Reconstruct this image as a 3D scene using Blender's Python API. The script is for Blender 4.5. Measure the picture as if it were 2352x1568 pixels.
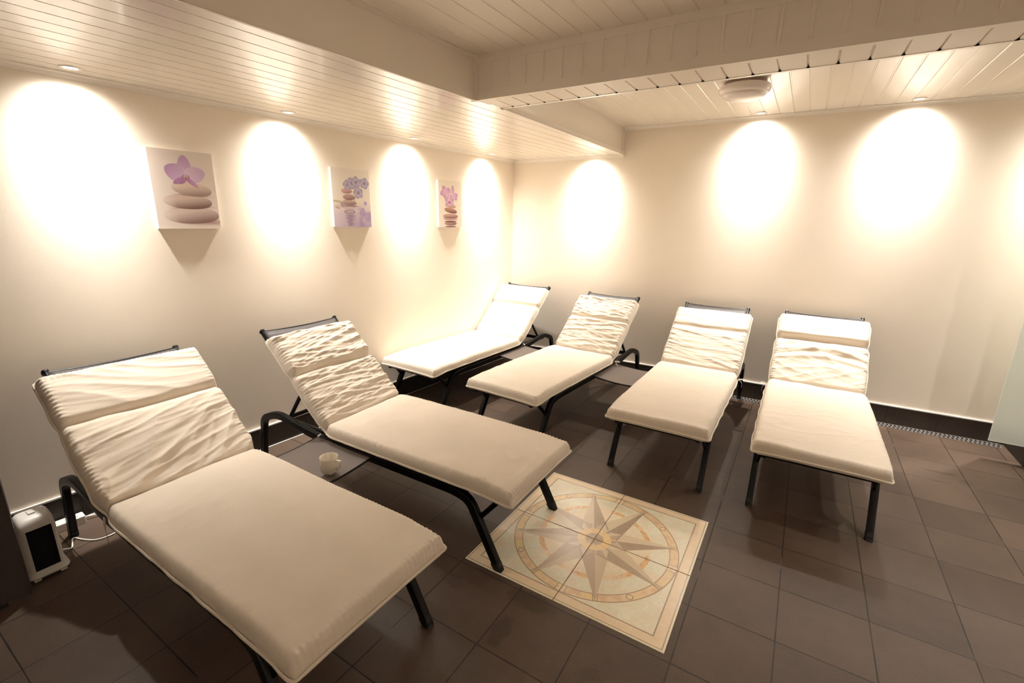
import bpy, bmesh, math, random
import numpy as np
from mathutils import Vector, Matrix
for o in list(bpy.data.objects): bpy.data.objects.remove(o, do_unlink=True)
S = bpy.context.scene; COL = S.collection
R = math.radians; PI = math.pi

# ------------------------------------------------------------ camera
def camera():
    yaw, pitch, roll = -0.5538, -0.2542, 0.0165
    f = Vector((math.sin(yaw)*math.cos(pitch), math.cos(yaw)*math.cos(pitch), math.sin(pitch)))
    r = Vector((math.cos(yaw), -math.sin(yaw), 0)); u = r.cross(f)
    r2 = math.cos(roll)*r + math.sin(roll)*u; u2 = -math.sin(roll)*r + math.cos(roll)*u
    cd = bpy.data.cameras.new('camera'); co = bpy.data.objects.new('camera', cd); COL.objects.link(co)
    M = Matrix(((r2.x, u2.x, -f.x, 0), (r2.y, u2.y, -f.y, 0), (r2.z, u2.z, -f.z, 1.62), (0, 0, 0, 1)))
    co.matrix_world = M
    cd.sensor_width = 36; cd.lens = 1063.8/2352*36; cd.clip_start = .02
    S.camera = co
camera()
# ------------------------------------------------------------ world, exposure
w = bpy.data.worlds.new('world'); S.world = w; w.use_nodes = True
w.node_tree.nodes['Background'].inputs[0].default_value = (.9, .75, .6, 1)
w.node_tree.nodes['Background'].inputs[1].default_value = 0.02
S.view_settings.view_transform = 'Standard'; S.view_settings.look = 'None'
S.view_settings.gamma = 1; S.view_settings.use_curve_mapping = False
S.view_settings.exposure = 0.58
SPOT_W, SPILL_W = 135.0, 78.0          # the two beams of each ceiling spotlight: reflector and spill
SPOT_COL = (1.0, .955, .89)
S.cycles.max_bounces = 8; S.cycles.diffuse_bounces = 5; S.cycles.sample_clamp_indirect = 6

# ------------------------------------------------------------ room numbers
def wx(y): return -2.9496 + .0557*(y - 4.7438)          # left wall plane
def wy(x): return 4.7438 + .0193*(x + 2.9496)            # back wall plane
ZS, ZF, ZB = 2.28, 2.50, 2.525                            # soffit, front ceiling, back ceiling
XR, YN = 2.9, -3.4                                        # right wall, near wall
BY0, BY1 = 2.335, 2.585                                   # beam
SKH = .155

# ------------------------------------------------------------ helpers
def srgb(r, g, b):
    f = lambda c: (c/255/12.92 if c/255 <= .04045 else ((c/255+.055)/1.055)**2.4)
    return (f(r), f(g), f(b), 1)
def tag(o, label=None, cat=None, group=None, kind=None):
    if label: o['label'] = label
    if cat: o['category'] = cat
    if group: o['group'] = group
    if kind: o['kind'] = kind
    return o
def empty(name, loc, rz=0):
    o = bpy.data.objects.new(name, None); COL.objects.link(o); o.location = loc; o.rotation_euler = (0, 0, rz)
    o.empty_display_size = .1; return o
class MB:
    def __init__(s): s.v = []; s.f = []
    def box(s, a, b):
        i = len(s.v); (x0, y0, z0), (x1, y1, z1) = a, b
        s.v += [(x0,y0,z0),(x1,y0,z0),(x1,y1,z0),(x0,y1,z0),(x0,y0,z1),(x1,y0,z1),(x1,y1,z1),(x0,y1,z1)]
        s.f += [tuple(i+k for k in q) for q in ((0,3,2,1),(4,5,6,7),(0,1,5,4),(1,2,6,5),(2,3,7,6),(3,0,4,7))]; return s
    def prism(s, pts, z0, z1):
        i = len(s.v); n = len(pts)
        s.v += [(p[0], p[1], z0) for p in pts] + [(p[0], p[1], z1) for p in pts]
        s.f += [tuple(i+k for k in reversed(range(n))), tuple(i+n+k for k in range(n))]
        s.f += [(i+k, i+(k+1) % n, i+n+(k+1) % n, i+n+k) for k in range(n)]; return s
    def loft(s, rings, close=True, caps=True):
        i = len(s.v); n = len(rings[0])
        for r in rings: s.v += [tuple(p) for p in r]
        for a in range(len(rings)-1):
            for k in range(n if close else n-1):
                k2 = (k+1) % n
                s.f.append((i+a*n+k, i+a*n+k2, i+(a+1)*n+k2, i+(a+1)*n+k))
        if caps and close:
            s.f.append(tuple(i+k for k in reversed(range(n)))); s.f.append(tuple(i+(len(rings)-1)*n+k for k in range(n)))
        return s
    def tube(s, path, w, h=None, lat=None, seg=12, p=2.0, caps=True, sc=None):
        """sweep a super-ellipse (w across `lat`, h in the plane of the path) along path"""
        h = h or w; P = [Vector(q) for q in path]; rings = []
        for k, q in enumerate(P):
            t = (P[min(k+1, len(P)-1)] - P[max(k-1, 0)]).normalized()
            if lat is None:
                up = Vector((0, 0, 1)) if abs(t.z) < .9 else Vector((1, 0, 0)); a = t.cross(up).normalized()
            else: a = Vector(lat); a = (a - t*a.dot(t)).normalized()
            b = a.cross(t).normalized(); m = sc[k] if sc else 1
            ring = []
            for j in range(seg):
                th = 2*PI*(j+.5)/seg; c, si = math.cos(th), math.sin(th)
                ring.append(q + a*(w/2*m*math.copysign(abs(c)**(2/p), c)) + b*(h/2*m*math.copysign(abs(si)**(2/p), si)))
            rings.append(ring)
        return s.loft(rings, True, caps)
    def clampz(s, z0):
        s.v = [(v[0], v[1], max(v[2], z0)) for v in s.v]; return s
    def build(s, name, mat, parent=None, smooth=False, bevel=0, loc=None, seg=2):
        me = bpy.data.meshes.new(name); me.from_pydata(s.v, [], s.f); me.update()
        bm = bmesh.new(); bm.from_mesh(me); bmesh.ops.recalc_face_normals(bm, faces=bm.faces)
        if bevel: bmesh.ops.bevel(bm, geom=list(bm.edges), offset=bevel, segments=seg, profile=.5, affect='EDGES', clamp_overlap=True)
        bm.to_mesh(me); bm.free()
        if smooth: me.shade_smooth() if hasattr(me, 'shade_smooth') else None
        if smooth: me.set_sharp_from_angle(angle=R(42))
        me.materials.append(mat); o = bpy.data.objects.new(name, me); COL.objects.link(o)
        if parent: o.parent = parent
        if loc: o.location = loc
        return o
def fillet(pts, rad, n=7):
    """round the corners of a polyline"""
    P = [Vector(p) for p in pts]; out = [P[0]]
    for k in range(1, len(P)-1):
        a, b, c = P[k-1], P[k], P[k+1]; r = rad[k-1] if isinstance(rad, (list, tuple)) else rad
        d1 = (a-b); d2 = (c-b); r1 = min(r, d1.length*.49, d2.length*.49)
        s = b + d1.normalized()*r1; e = b + d2.normalized()*r1
        for j in range(n+1):
            t = j/n; out.append(s*(1-t)**2 + b*2*t*(1-t) + e*t*t)
    out.append(P[-1]); return out
# gradient noise, vectorised
_g = np.random.RandomState(7); PERM = _g.permutation(256); PERM = np.concatenate([PERM, PERM, PERM]); GR = _g.rand(256)*2*PI
def pn(x, y):
    xi = np.floor(x).astype(int); yi = np.floor(y).astype(int); xf = x-xi; yf = y-yi
    u = xf**3*(xf*(xf*6-15)+10); v = yf**3*(yf*(yf*6-15)+10)
    def g(a, b, dx, dy):
        t = GR[PERM[(PERM[a & 255] + b) & 255]]; return np.cos(t)*dx + np.sin(t)*dy
    return (g(xi, yi, xf, yf)*(1-u) + g(xi+1, yi, xf-1, yf)*u)*(1-v) + (g(xi, yi+1, xf, yf-1)*(1-u) + g(xi+1, yi+1, xf-1, yf-1)*u)*v
def grid_mesh(name, P, mat, closed_u=False, parent=None, smooth=True, col=None):
    """P: (n,m,3) array -> quad mesh"""
    n, m = P.shape[:2]; me = bpy.data.meshes.new(name)
    V = P.reshape(-1, 3).astype(np.float32); me.vertices.add(len(V)); me.vertices.foreach_set('co', V.ravel())
    i = np.arange(n-1)[:, None]; jn = m if closed_u else m-1; j = np.arange(jn)[None, :]; j2 = (j+1) % m
    F = np.stack([i*m+j, i*m+j2, (i+1)*m+j2, (i+1)*m+j], -1).reshape(-1, 4)
    me.loops.add(F.size); me.loops.foreach_set('vertex_index', F.ravel().astype(np.int32))
    me.polygons.add(len(F)); me.polygons.foreach_set('loop_start', (np.arange(len(F))*4).astype(np.int32))
    me.update(calc_edges=True); me.validate()
    if smooth: me.polygons.foreach_set('use_smooth', np.ones(len(F), bool))
    if col is not None:
        a = me.color_attributes.new('pattern', 'FLOAT_COLOR', 'POINT')
        a.data.foreach_set('color', np.concatenate([col.reshape(-1, 3), np.ones((len(V), 1))], 1).astype(np.float32).ravel())
    me.materials.append(mat); o = bpy.data.objects.new(name, me); COL.objects.link(o)
    if parent: o.parent = parent
    return o

# ------------------------------------------------------------ materials
def NT(name):
    m = bpy.data.materials.new(name); m.use_nodes = True; nt = m.node_tree
    return m, nt, nt.nodes['Principled BSDF']
def nd(nt, t, **k):
    n = nt.nodes.new(t)
    for a, b in k.items(): setattr(n, a, b)
    return n
def math_(nt, op, a, b=None, c=None, clamp=False):
    n = nd(nt, 'ShaderNodeMath', operation=op); n.use_clamp = clamp
    for i, q in enumerate((a, b, c)):
        if q is None: continue
        if isinstance(q, (int, float)): n.inputs[i].default_value = q
        else: nt.links.new(q, n.inputs[i])
    return n.outputs[0]
def mixc(nt, fac, a, b, mode='MIX'):
    n = nd(nt, 'ShaderNodeMix', data_type='RGBA', blend_type=mode)
    for i, q in ((0, fac), (6, a), (7, b)):
        if isinstance(q, (int, float)): n.inputs[i].default_value = q
        elif isinstance(q, tuple): n.inputs[i].default_value = q
        else: nt.links.new(q, n.inputs[i])
    return n.outputs[2]
def noise(nt, scale, detail=4, rough=.5, vec=None, stretch=None):
    n = nd(nt, 'ShaderNodeTexNoise'); n.inputs['Scale'].default_value = scale; n.inputs['Detail'].default_value = detail; n.inputs['Roughness'].default_value = rough
    if vec is None: vec = nd(nt, 'ShaderNodeTexCoord').outputs['Object']
    if stretch:
        mp = nd(nt, 'ShaderNodeMapping'); mp.inputs['Scale'].default_value = stretch; nt.links.new(vec, mp.inputs[0]); vec = mp.outputs[0]
    nt.links.new(vec, n.inputs['Vector']); return n.outputs['Fac']
def bump(nt, b, h, strength, dist):
    n = nd(nt, 'ShaderNodeBump'); n.inputs['Strength'].default_value = strength; n.inputs['Distance'].default_value = dist
    nt.links.new(h, n.inputs['Height']); nt.links.new(n.outputs[0], b.inputs['Normal'])
def simple(name, col, rough=.5, spec=.5, metal=0, nz=0, nscale=60, bmp=0, bscale=300, coat=0):
    m, nt, b = NT(name); b.inputs['Base Color'].default_value = col; b.inputs['Roughness'].default_value = rough
    b.inputs['Specular IOR Level'].default_value = spec; b.inputs['Metallic'].default_value = metal; b.inputs['Coat Weight'].default_value = coat
    if nz:
        f = noise(nt, nscale, 5, .6); d = tuple(c*(1-nz) for c in col[:3])+(1,); u = tuple(min(1, c*(1+nz)) for c in col[:3])+(1,)
        nt.links.new(mixc(nt, f, d, u), b.inputs['Base Color'])
    if bmp: bump(nt, b, noise(nt, bscale, 3, .6), bmp, .002)
    return m
M = {}
M['wall'] = simple('cream_wall_paint', (.88, .79, .675, 1), .75, .25, nz=.03, nscale=3, bmp=.12, bscale=220)
M['panel'] = simple('white_ceiling_panel', (.86, .80, .71, 1), .13, .95, nz=.03, nscale=2, bmp=.02, bscale=30)
M['panel_dull'] = simple('cream_ceiling_panel', (.88, .80, .69, 1), .40, .4, nz=.03, nscale=2, bmp=.03, bscale=40)
M['trim'] = simple('white_trim_paint', (.82, .76, .68, 1), .4, .4)
M['black_metal'] = simple('black_powder_coated_tube', (.003, .0026, .0028, 1), .36, .22, bmp=.05, bscale=600)
M['plastic_black'] = simple('black_plastic', (.010, .009, .009, 1), .5, .4)
M['white_plastic'] = simple('white_plastic', (.78, .74, .68, 1), .35, .5)
M['porcelain'] = simple('white_porcelain', (.84, .78, .68, 1), .12, .6, coat=.4)
M['skirt_strip'] = simple('white_tile_edge_strip', (.85, .80, .74, 1), .35, .5)
M['grate'] = simple('brushed_steel', (.45, .40, .36, 1), .35, .5, metal=.8)
M['hole'] = simple('dark_gap', (.004, .003, .003, 1), .9, .1)
M['dark_panel'] = simple('grey_brown_laminate', (.045, .033, .029, 1), .5, .4, nz=.1, nscale=80)
M['tray'] = simple('taupe_plastic_tray', (.125, .098, .082, 1), .5, .4, nz=.08, nscale=200, bmp=.12, bscale=500)
M['ink'] = simple('dark_print', (.05, .03, .02, 1), .5, .3)
def mat_cloth():
    m, nt, b = NT('ecru_cotton_canvas')
    f = noise(nt, 5, 4, .6); nt.links.new(mixc(nt, f, (.68, .59, .485, 1), (.77, .69, .59, 1)), b.inputs['Base Color'])
    b.inputs['Roughness'].default_value = .9; b.inputs['Specular IOR Level'].default_value = .12; b.inputs['Sheen Weight'].default_value = .15
    h = math_(nt, 'ADD', math_(nt, 'MULTIPLY', noise(nt, 900, 2, .5), .25), math_(nt, 'MULTIPLY', noise(nt, 28, 5, .6, stretch=(.35, 1.6, 1.6)), 1.0))
    bump(nt, b, h, .32, .006); return m
M['cloth'] = mat_cloth()
M['piping'] = simple('ecru_piping', (.74, .66, .55, 1), .9, .1, bmp=.4, bscale=250)
def mat_mesh():
    m, nt, b = NT('dark_sling_weave')
    tc = nd(nt, 'ShaderNodeTexCoord'); w1 = nd(nt, 'ShaderNodeTexChecker'); w1.inputs['Scale'].default_value = 400
    nt.links.new(tc.outputs['Object'], w1.inputs[0]); w1.inputs[1].default_value = (.055, .043, .038, 1); w1.inputs[2].default_value = (.022, .017, .016, 1)
    nt.links.new(w1.outputs[0], b.inputs['Base Color']); b.inputs['Roughness'].default_value = .55; return m
M['sling'] = mat_mesh()
def mat_floor():
    m, nt, b = NT('brown_stone_floor_tile'); tc = nd(nt, 'ShaderNodeTexCoord'); sp = nd(nt, 'ShaderNodeSeparateXYZ'); nt.links.new(tc.outputs['Object'], sp.inputs[0])
    X, Y = sp.outputs[0], sp.outputs[1]; TX, TY = .3338, .3295
    def line(c, off, t):
        q = math_(nt, 'DIVIDE', math_(nt, 'SUBTRACT', c, off), t)
        fr = math_(nt, 'FRACT', math_(nt, 'ADD', q, 100.5)); return math_(nt, 'MULTIPLY', math_(nt, 'ABSOLUTE', math_(nt, 'SUBTRACT', fr, .5)), t), math_(nt, 'FLOOR', math_(nt, 'ADD', q, 100))
    dx, ix = line(X, -.209, TX); dy, iy = line(Y, 2.836, TY)
    d = math_(nt, 'MINIMUM', dx, dy)
    n2 = noise(nt, 9, 3, .5)
    wdt = math_(nt, 'MULTIPLY_ADD', n2, .0045, .0012)
    g = math_(nt, 'SUBTRACT', 1, math_(nt, 'DIVIDE', d, wdt), clamp=True); g = math_(nt, 'MULTIPLY', g, 1.6, clamp=True)
    wn = nd(nt, 'ShaderNodeTexWhiteNoise', noise_dimensions='2D'); cv = nd(nt, 'ShaderNodeCombineXYZ'); nt.links.new(ix, cv.inputs[0]); nt.links.new(iy, cv.inputs[1]); nt.links.new(cv.outputs[0], wn.inputs['Vector'])
    n1 = noise(nt, 2.2, 6, .62); n3 = noise(nt, 160, 3, .6)
    f = math_(nt, 'ADD', math_(nt, 'MULTIPLY', n1, 1.1), math_(nt, 'MULTIPLY', wn.outputs['Value'], .22))
    f = math_(nt, 'ADD', f, math_(nt, 'MULTIPLY_ADD', n3, .5, -.42), clamp=True)
    base = mixc(nt, f, (.033, .018, .011, 1), (.128, .088, .063, 1))
    # wet marks and scuffs with a shape of their own
    st = None
    for (cx, cy, rx, ry, a) in ((-.83, 1.29, .035, .085, .5), (-.80, 1.49, .11, .05, .5), (-1.17, 1.40, .07, .035, .45), (1.00, 3.98, .09, .02, .45), (1.12, 3.9, .04, .04, .35), (-.44, 1.28, .05, .06, .3), (.93, 3.35, .05, .05, .2), (-1.02, 1.55, .1, .05, .35)):
        ex = math_(nt, 'DIVIDE', math_(nt, 'SUBTRACT', X, cx), rx); ey = math_(nt, 'DIVIDE', math_(nt, 'SUBTRACT', Y, cy), ry)
        e = math_(nt, 'SQRT', math_(nt, 'ADD', math_(nt, 'MULTIPLY', ex, ex), math_(nt, 'MULTIPLY', ey, ey)))
        e = math_(nt, 'ADD', e, math_(nt, 'MULTIPLY_ADD', noise(nt, 25, 3, .6), 1.4, -.7))
        q = math_(nt, 'MULTIPLY', math_(nt, 'MULTIPLY', math_(nt, 'SUBTRACT', 1.15, e, clamp=True), 3, clamp=True), a)
        st = q if st is None else math_(nt, 'MAXIMUM', st, q)
    base = mixc(nt, st, base, (.035, .022, .016, 1))
    gc = mixc(nt, math_(nt, 'MULTIPLY', math_(nt, 'SUBTRACT', noise(nt, 3.3, 2), .62, clamp=True), 8, clamp=True), (.014, .008, .005, 1), (.19, .145, .115, 1))
    nt.links.new(mixc(nt, g, base, gc), b.inputs['Base Color'])
    nt.links.new(math_(nt, 'MULTIPLY_ADD', n1, .2, .38), b.inputs['Roughness']); b.inputs['Specular IOR Level'].default_value = .3
    h = math_(nt, 'SUBTRACT', math_(nt, 'MULTIPLY', n3, .25), g); bump(nt, b, h, .35, .0015); return m
M['floor'] = mat_floor()
def mat_skirt(axis, off):
    m, nt, b = NT('dark_skirting_tile'); tc = nd(nt, 'ShaderNodeTexCoord'); sp = nd(nt, 'ShaderNodeSeparateXYZ'); nt.links.new(tc.outputs['Object'], sp.inputs[0])
    q = math_(nt, 'DIVIDE', math_(nt, 'SUBTRACT', sp.outputs[axis], off), .3315); fr = math_(nt, 'FRACT', math_(nt, 'ADD', q, 50.5))
    d = math_(nt, 'MULTIPLY', math_(nt, 'ABSOLUTE', math_(nt, 'SUBTRACT', fr, .5)), .3315); g = math_(nt, 'LESS_THAN', d, .0017)
    nt.links.new(mixc(nt, g, mixc(nt, noise(nt, 14, 6, .65), (.022, .015, .012, 1), (.050, .036, .028, 1)), (.006, .004, .003, 1)), b.inputs['Base Color'])
    b.inputs['Roughness'].default_value = .5; b.inputs['Specular IOR Level'].default_value = .3; return m
M['skirt_x'] = mat_skirt(0, .784); M['skirt_y'] = mat_skirt(1, .66)
def mat_pattern(name, rough, veins=0, coat=0, bmp=0):
    m, nt, b = NT(name); a = nd(nt, 'ShaderNodeAttribute', attribute_name='pattern'); c = a.outputs['Color']
    if veins:
        n = noise(nt, 26, 7, .7); v = math_(nt, 'MULTIPLY', math_(nt, 'ABSOLUTE', math_(nt, 'SUBTRACT', n, .5)), 14, clamp=True)
        c = mixc(nt, math_(nt, 'MULTIPLY', math_(nt, 'SUBTRACT', 1, v), veins), c, (.62, .53, .42, 1))
        c = mixc(nt, math_(nt, 'MULTIPLY', noise(nt, 8, 4), .16), c, (.70, .62, .50, 1))
    b.inputs['Specular IOR Level'].default_value = .4
    nt.links.new(c, b.inputs['Base Color']); b.inputs['Roughness'].default_value = rough; b.inputs['Coat Weight'].default_value = coat
    if bmp: bump(nt, b, noise(nt, 700, 2), bmp, .0006)
    return m
M['rose'] = mat_pattern('glazed_marble_tile', .26, .22)
M['canvas'] = mat_pattern('printed_canvas', .7, bmp=.2)
def mat_glass():
    m, nt, b = NT('frosted_green_glass'); b.inputs['Base Color'].default_value = (.93, .965, .90, 1); b.inputs['Roughness'].default_value = .5
    b.inputs['Transmission Weight'].default_value = .55; b.inputs['IOR'].default_value = 1.45; return m
M['glass'] = mat_glass()
def emis(name, col, s):
    m, nt, b = NT(name); b.inputs['Base Color'].default_value = col; b.inputs['Emission Color'].default_value = col; b.inputs['Emission Strength'].default_value = s; return m
M['bulb'] = emis('lit_bulb', (1, .93, .85, 1), 1.6)
M['opal'] = simple('opal_lamp_cover', (.80, .72, .66, 1), .25, .5, coat=.3)

# ------------------------------------------------------------ lamps
def spot(parent, loc, power, n, rad=.026, rot=(0, 0, 0)):
    """a spotlight whose intensity falls off as cos^n of the angle from its axis (reflector lamp profile)"""
    l = bpy.data.lights.new('spot_beam', 'SPOT'); l.energy = power; l.spot_size = R(176); l.spot_blend = .05; l.shadow_soft_size = rad; l.color = SPOT_COL
    l.use_nodes = True; nt = l.node_tree; em = nt.nodes['Emission']
    tc = nt.nodes.new('ShaderNodeTexCoord'); sp = nt.nodes.new('ShaderNodeSeparateXYZ'); nt.links.new(tc.outputs['Normal'], sp.inputs[0])
    z = math_(nt, 'ABSOLUTE', sp.outputs[2]); nt.links.new(math_(nt, 'POWER', z, float(n)), em.inputs['Strength'])
    o = bpy.data.objects.new('spot_beam', l); COL.objects.link(o); o.parent = parent; o.location = loc; o.rotation_euler = rot; return o
def downlight(x, y, z, label, out, k=1.0, ks=1.0):
    t = tag(empty('recessed_spotlight', (x, y, z)), label, 'spotlight', 'recessed spotlights along the walls')
    n = 40; rings = []
    for r, h in ((.028, -.001), (.030, -.004), (.037, -.0055), (.041, -.004), (.0425, 0), (.0425, .004)):
        rings.append([(r*math.cos(2*PI*j/n), r*math.sin(2*PI*j/n), h) for j in range(n)])
    MB().loft(rings, True, False).build('trim_ring', M['white_plastic'], t, True)
    b = MB(); b.loft([[(r*math.cos(2*PI*j/n), r*math.sin(2*PI*j/n), h) for j in range(n)] for r, h in ((.029, -.0005), (.02, -.002), (.004, -.003))]); b.build('bulb', M['bulb'], t, True)
    tilt = R(8)
    rx, ry = (out[1]*tilt, -out[0]*tilt)
    q = (out[0]*.035, out[1]*.035, -.012); spot(t, q, SPOT_W*k, 18, rot=(rx, ry, 0)); spot(t, q, SPOT_W*.17*k, 6, rot=(rx*2, ry*2, 0)); spot(t, q, SPILL_W*ks, 4.2)
    return t
LY = [.95, 2.01, 3.11, 4.17]
ll = ['recessed spotlight nearest the picture edge, left of the large orchid canvas', 'recessed spotlight between the large orchid canvas and the blue orchid canvas', 'recessed spotlight between the blue orchid canvas and the small pink orchid canvas', 'recessed spotlight over the left wall next to the corner lounger']
for y, l in zip(LY, ll): downlight(wx(y)+.125, y, ZS, l, (-1, 0))
lb = ['recessed spotlight in the low soffit above the corner of the back wall', 'recessed spotlight behind the round ceiling lamp', 'recessed spotlight above the back wall over the rightmost lounger', 'recessed spotlight behind the frosted glass screen']
for x, z, l in zip((-1.97, -.48, .54, 1.52), (ZS, ZB, ZB, ZB), lb): downlight(x, wy(x)-.125, z, l, (0, 1), 1.0, 1.5)

for x, y, l in ((1.48, 2.95, 'recessed spotlight in the ceiling right of the rightmost lounger'), (2.02, 3.45, 'recessed spotlight in the ceiling above the low plinth')):
    downlight(x, y, ZB, l, (0, 1), .0, 1.15)
for x, y, o_, l in ((XR-.125, .55, (1, 0), 'added unseen fill spotlight along the right wall, nearest the beam'), (XR-.125, -.6, (1, 0), 'added unseen fill spotlight along the right wall, beside the camera'), (XR-.125, -1.75, (1, 0), 'added unseen fill spotlight along the right wall, farthest behind the camera'),
                  (-1.0, YN+.125, (0, -1), 'added unseen fill spotlight over the left part of the near wall'), (.6, YN+.125, (0, -1), 'added unseen fill spotlight over the right part of the near wall')):
    downlight(x, y, ZF, l, o_, 1.0, .9)  # out-of-view lamps added so wall bounce brightens the front ceiling and beam
# ------------------------------------------------------------ room shell
def struct(mb, name, mat, bevel=0, smooth=False):
    return tag(mb.build(name, mat, None, smooth, bevel), kind='structure')
struct(MB().box((-3.6, YN-.1, -.1), (XR+.1, 5.1, 0)), 'floor', M['floor'])
struct(MB().prism([(wx(YN), YN), (wx(YN)-.12, YN), (wx(4.9)-.12, 4.9), (wx(4.9), 4.9)], 0, 2.75), 'wall_left', M['wall'])
struct(MB().prism([(wx(4.74)-.02, wy(-2.97)), (XR+.1, wy(XR)), (XR+.1, wy(XR)+.12), (wx(4.74)-.02, wy(-2.97)+.12)], 0, 2.75), 'wall_back', M['wall'])
struct(MB().box((XR, YN, 0), (XR+.1, 4.86, 2.75)), 'wall_right', M['wall'])
struct(MB().box((wx(YN)-.1, YN-.1, 0), (XR+.1, YN, 2.75)), 'wall_near', M['wall'])
# boards: a ceiling surface extruded along y with v-grooves across x; shear follows the left wall
def boards(name, x0, x1, y0, y1, z, pitch, mat, off=0, shear=0, gw=.007, gd=.005, thick=.03, clip=None):
    prof = [(x0, 0)]; k = math.floor((x0-off)/pitch)+1
    while off+k*pitch < x1-.01:
        c = off+k*pitch
        if c > x0+.01: prof += [(c-gw/2, 0), (c-gw/4, gd), (c+gw/4, gd), (c+gw/2, 0)]
        k += 1
    prof.append((x1, 0)); m = MB()
    lo = [(x+shear*(y0-y0), y0, z+h) for x, h in prof]
    ring = lambda y: [(x+shear*(y-y0), y, z+h) for x, h in prof] + [(x1+shear*(y-y0), y, z+thick), (x0+shear*(y-y0), y, z+thick)]
    m.loft([ring(y0), ring(y1)])
    o = m.build(name, mat)
    if clip:
        bm = bmesh.new(); bm.from_mesh(o.data); bmesh.ops.bisect_plane(bm, geom=bm.verts[:]+bm.edges[:]+bm.faces[:], plane_co=clip[0], plane_no=clip[1], clear_outer=True); bm.to_mesh(o.data); bm.free()
    return tag(o, kind='structure')
SW = 1.372; FX = -1.682
boards('ceiling_soffit', wx(YN), wx(YN)+SW, YN, BY0+.12, ZS, .1052, M['panel'], wx(YN)+.02, .0557)
boards('ceiling_soffit_rear', wx(BY0+.12), wx(BY0+.12)+SW+.02, BY0+.12, 4.79, ZS, .1052, M['panel'], wx(BY0+.12)+.02, .0557, clip=((FX, 0, 0), (1, 0, 0)))
boards('ceiling_front', -2.1, XR, YN, BY0+.02, ZF, .107, M['panel_dull'], -1.604, gw=.012, gd=.003)
boards('ceiling_rear', FX-.02, XR, BY1-.02, 4.9, ZB, .107, M['panel'], -1.63, gw=.013, gd=.003)
# side of the soffit in the front part
fx = lambda y: wx(y)+SW
m = MB(); m.prism([(fx(YN)-.02, YN), (fx(YN), YN), (fx(BY0), BY0-.003), (fx(BY0)-.02, BY0-.003)], ZS+.0, ZF+.02); struct(m, 'trim_1', M['panel_dull'])
m = MB(); y0, y1 = YN, BY0-.004
m.prism([(fx(y0), y0), (fx(y0)+.003, y0), (fx(y1)+.003, y1), (fx(y1), y1)], ZS-.003, ZS+.026)
m.prism([(fx(y0)-.012, y0), (fx(y0)+.003, y0), (fx(y1)+.003, y1), (fx(y1)-.012, y1)], ZS-.004, ZS-.0005)
m.prism([(fx(y0), y0), (fx(y0)+.012, y0), (fx(y1)+.012, y1), (fx(y1), y1)], ZF-.014, ZF)
m.box((fx(BY0)-.015, BY0-.026, ZS-.0035), (fx(BY0)+.009, BY0-.001, ZF+.002)); struct(m, 'trim_2', M['panel_dull'])
m = MB().box((FX-.02, BY1-.02, ZS), (FX, 4.79, ZB+.02)); struct(m, 'trim_3', M['panel'])
m = MB().box((FX, BY1, ZS-.002), (FX+.004, 4.77, ZS+.028)).box((FX-.014, BY1, ZS-.003), (FX+.004, 4.77, ZS-.001)).box((FX, 4.72, ZS), (FX+.006, 4.75, ZB)); struct(m, 'trim_4', M['trim'])
# the beam: front face with vertical grooves, boarded underside, back face
def beam():
    x0, x1 = fx(BY0)-.0, XR; off = -1.604; m = MB(); pitch = .107
    # underside boards
    boards('ceiling_beam', x0-.01, x1, BY0+.018, BY1-.015, ZS+.0009, pitch, M['panel_dull'], off, 0, .009, .007)
    prof = [(x0, 0)]; k = math.floor((x0-off)/pitch)+1
    gx = []
    while off+k*pitch < x1-.02: gx.append(off+k*pitch); k += 1
    gx = [c for c in gx if c > x0+.04]
    for c in gx: prof += [(c-.007, 0), (c-.005, -.006), (c+.005, -.006), (c+.007, 0)]
    prof.append((x1, 0))
    ring = lambda z: [(x, BY0+h, z) for x, h in prof] + [(x1, BY0+.03, z), (x0, BY0+.03, z)]
    m.loft([ring(ZS+.042), ring(ZF-.036)]); struct(m, 'trim_5', M['panel_dull'])
    m = MB().box((x0-.03, BY0-.004, ZS-.003), (x1, BY0+.03, ZS+.044)).box((x0-.03, BY0-.004, ZF-.038), (x1, BY0+.03, ZF+.01)).box((x0-.025, BY0-.0065, ZS-.0045), (x0+.020, BY0+.01, ZF+.001))
    struct(m, 'trim_6', M['panel_dull'])
    m = MB().box((FX-.002, BY1-.022, ZS-.001), (x1, BY1, ZB+.01)); struct(m, 'trim_7', M['panel'])
    m = MB()
    for c in gx:
        n = 8; m.prism([(c+.0075*math.cos(2*PI*j/n), BY1-.026+.006*math.sin(2*PI*j/n)) for j in range(n)], ZS-.0012, ZS+.004)
    struct(m, 'trim_8', M['hole'])
beam()
# crown trims
def crown_left():
    m = MB(); rings = []
    for y in (YN, 4.76):
        x = wx(y); rings.append([(x, y, ZS), (x+.032, y, ZS), (x+.030, y, ZS-.006), (x+.018, y, ZS-.012), (x+.010, y, ZS-.022), (x+.006, y, ZS-.028), (x, y, ZS-.028)])
    m.loft(rings); return m
struct(crown_left(), 'trim_9', M['trim'])
def crown_back(xa, xb, z):
    rings = []
    for x in (xa, xb):
        y = wy(x); rings.append([(x, y, z), (x, y-.032, z), (x, y-.030, z-.006), (x, y-.018, z-.012), (x, y-.010, z-.022), (x, y-.006, z-.028), (x, y, z-.028)])
    return MB().loft(rings)
struct(crown_back(wx(4.74), FX+.01, ZS), 'trim_10', M['trim']); struct(crown_back(FX, XR, ZB), 'trim_11', M['trim'])
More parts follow.
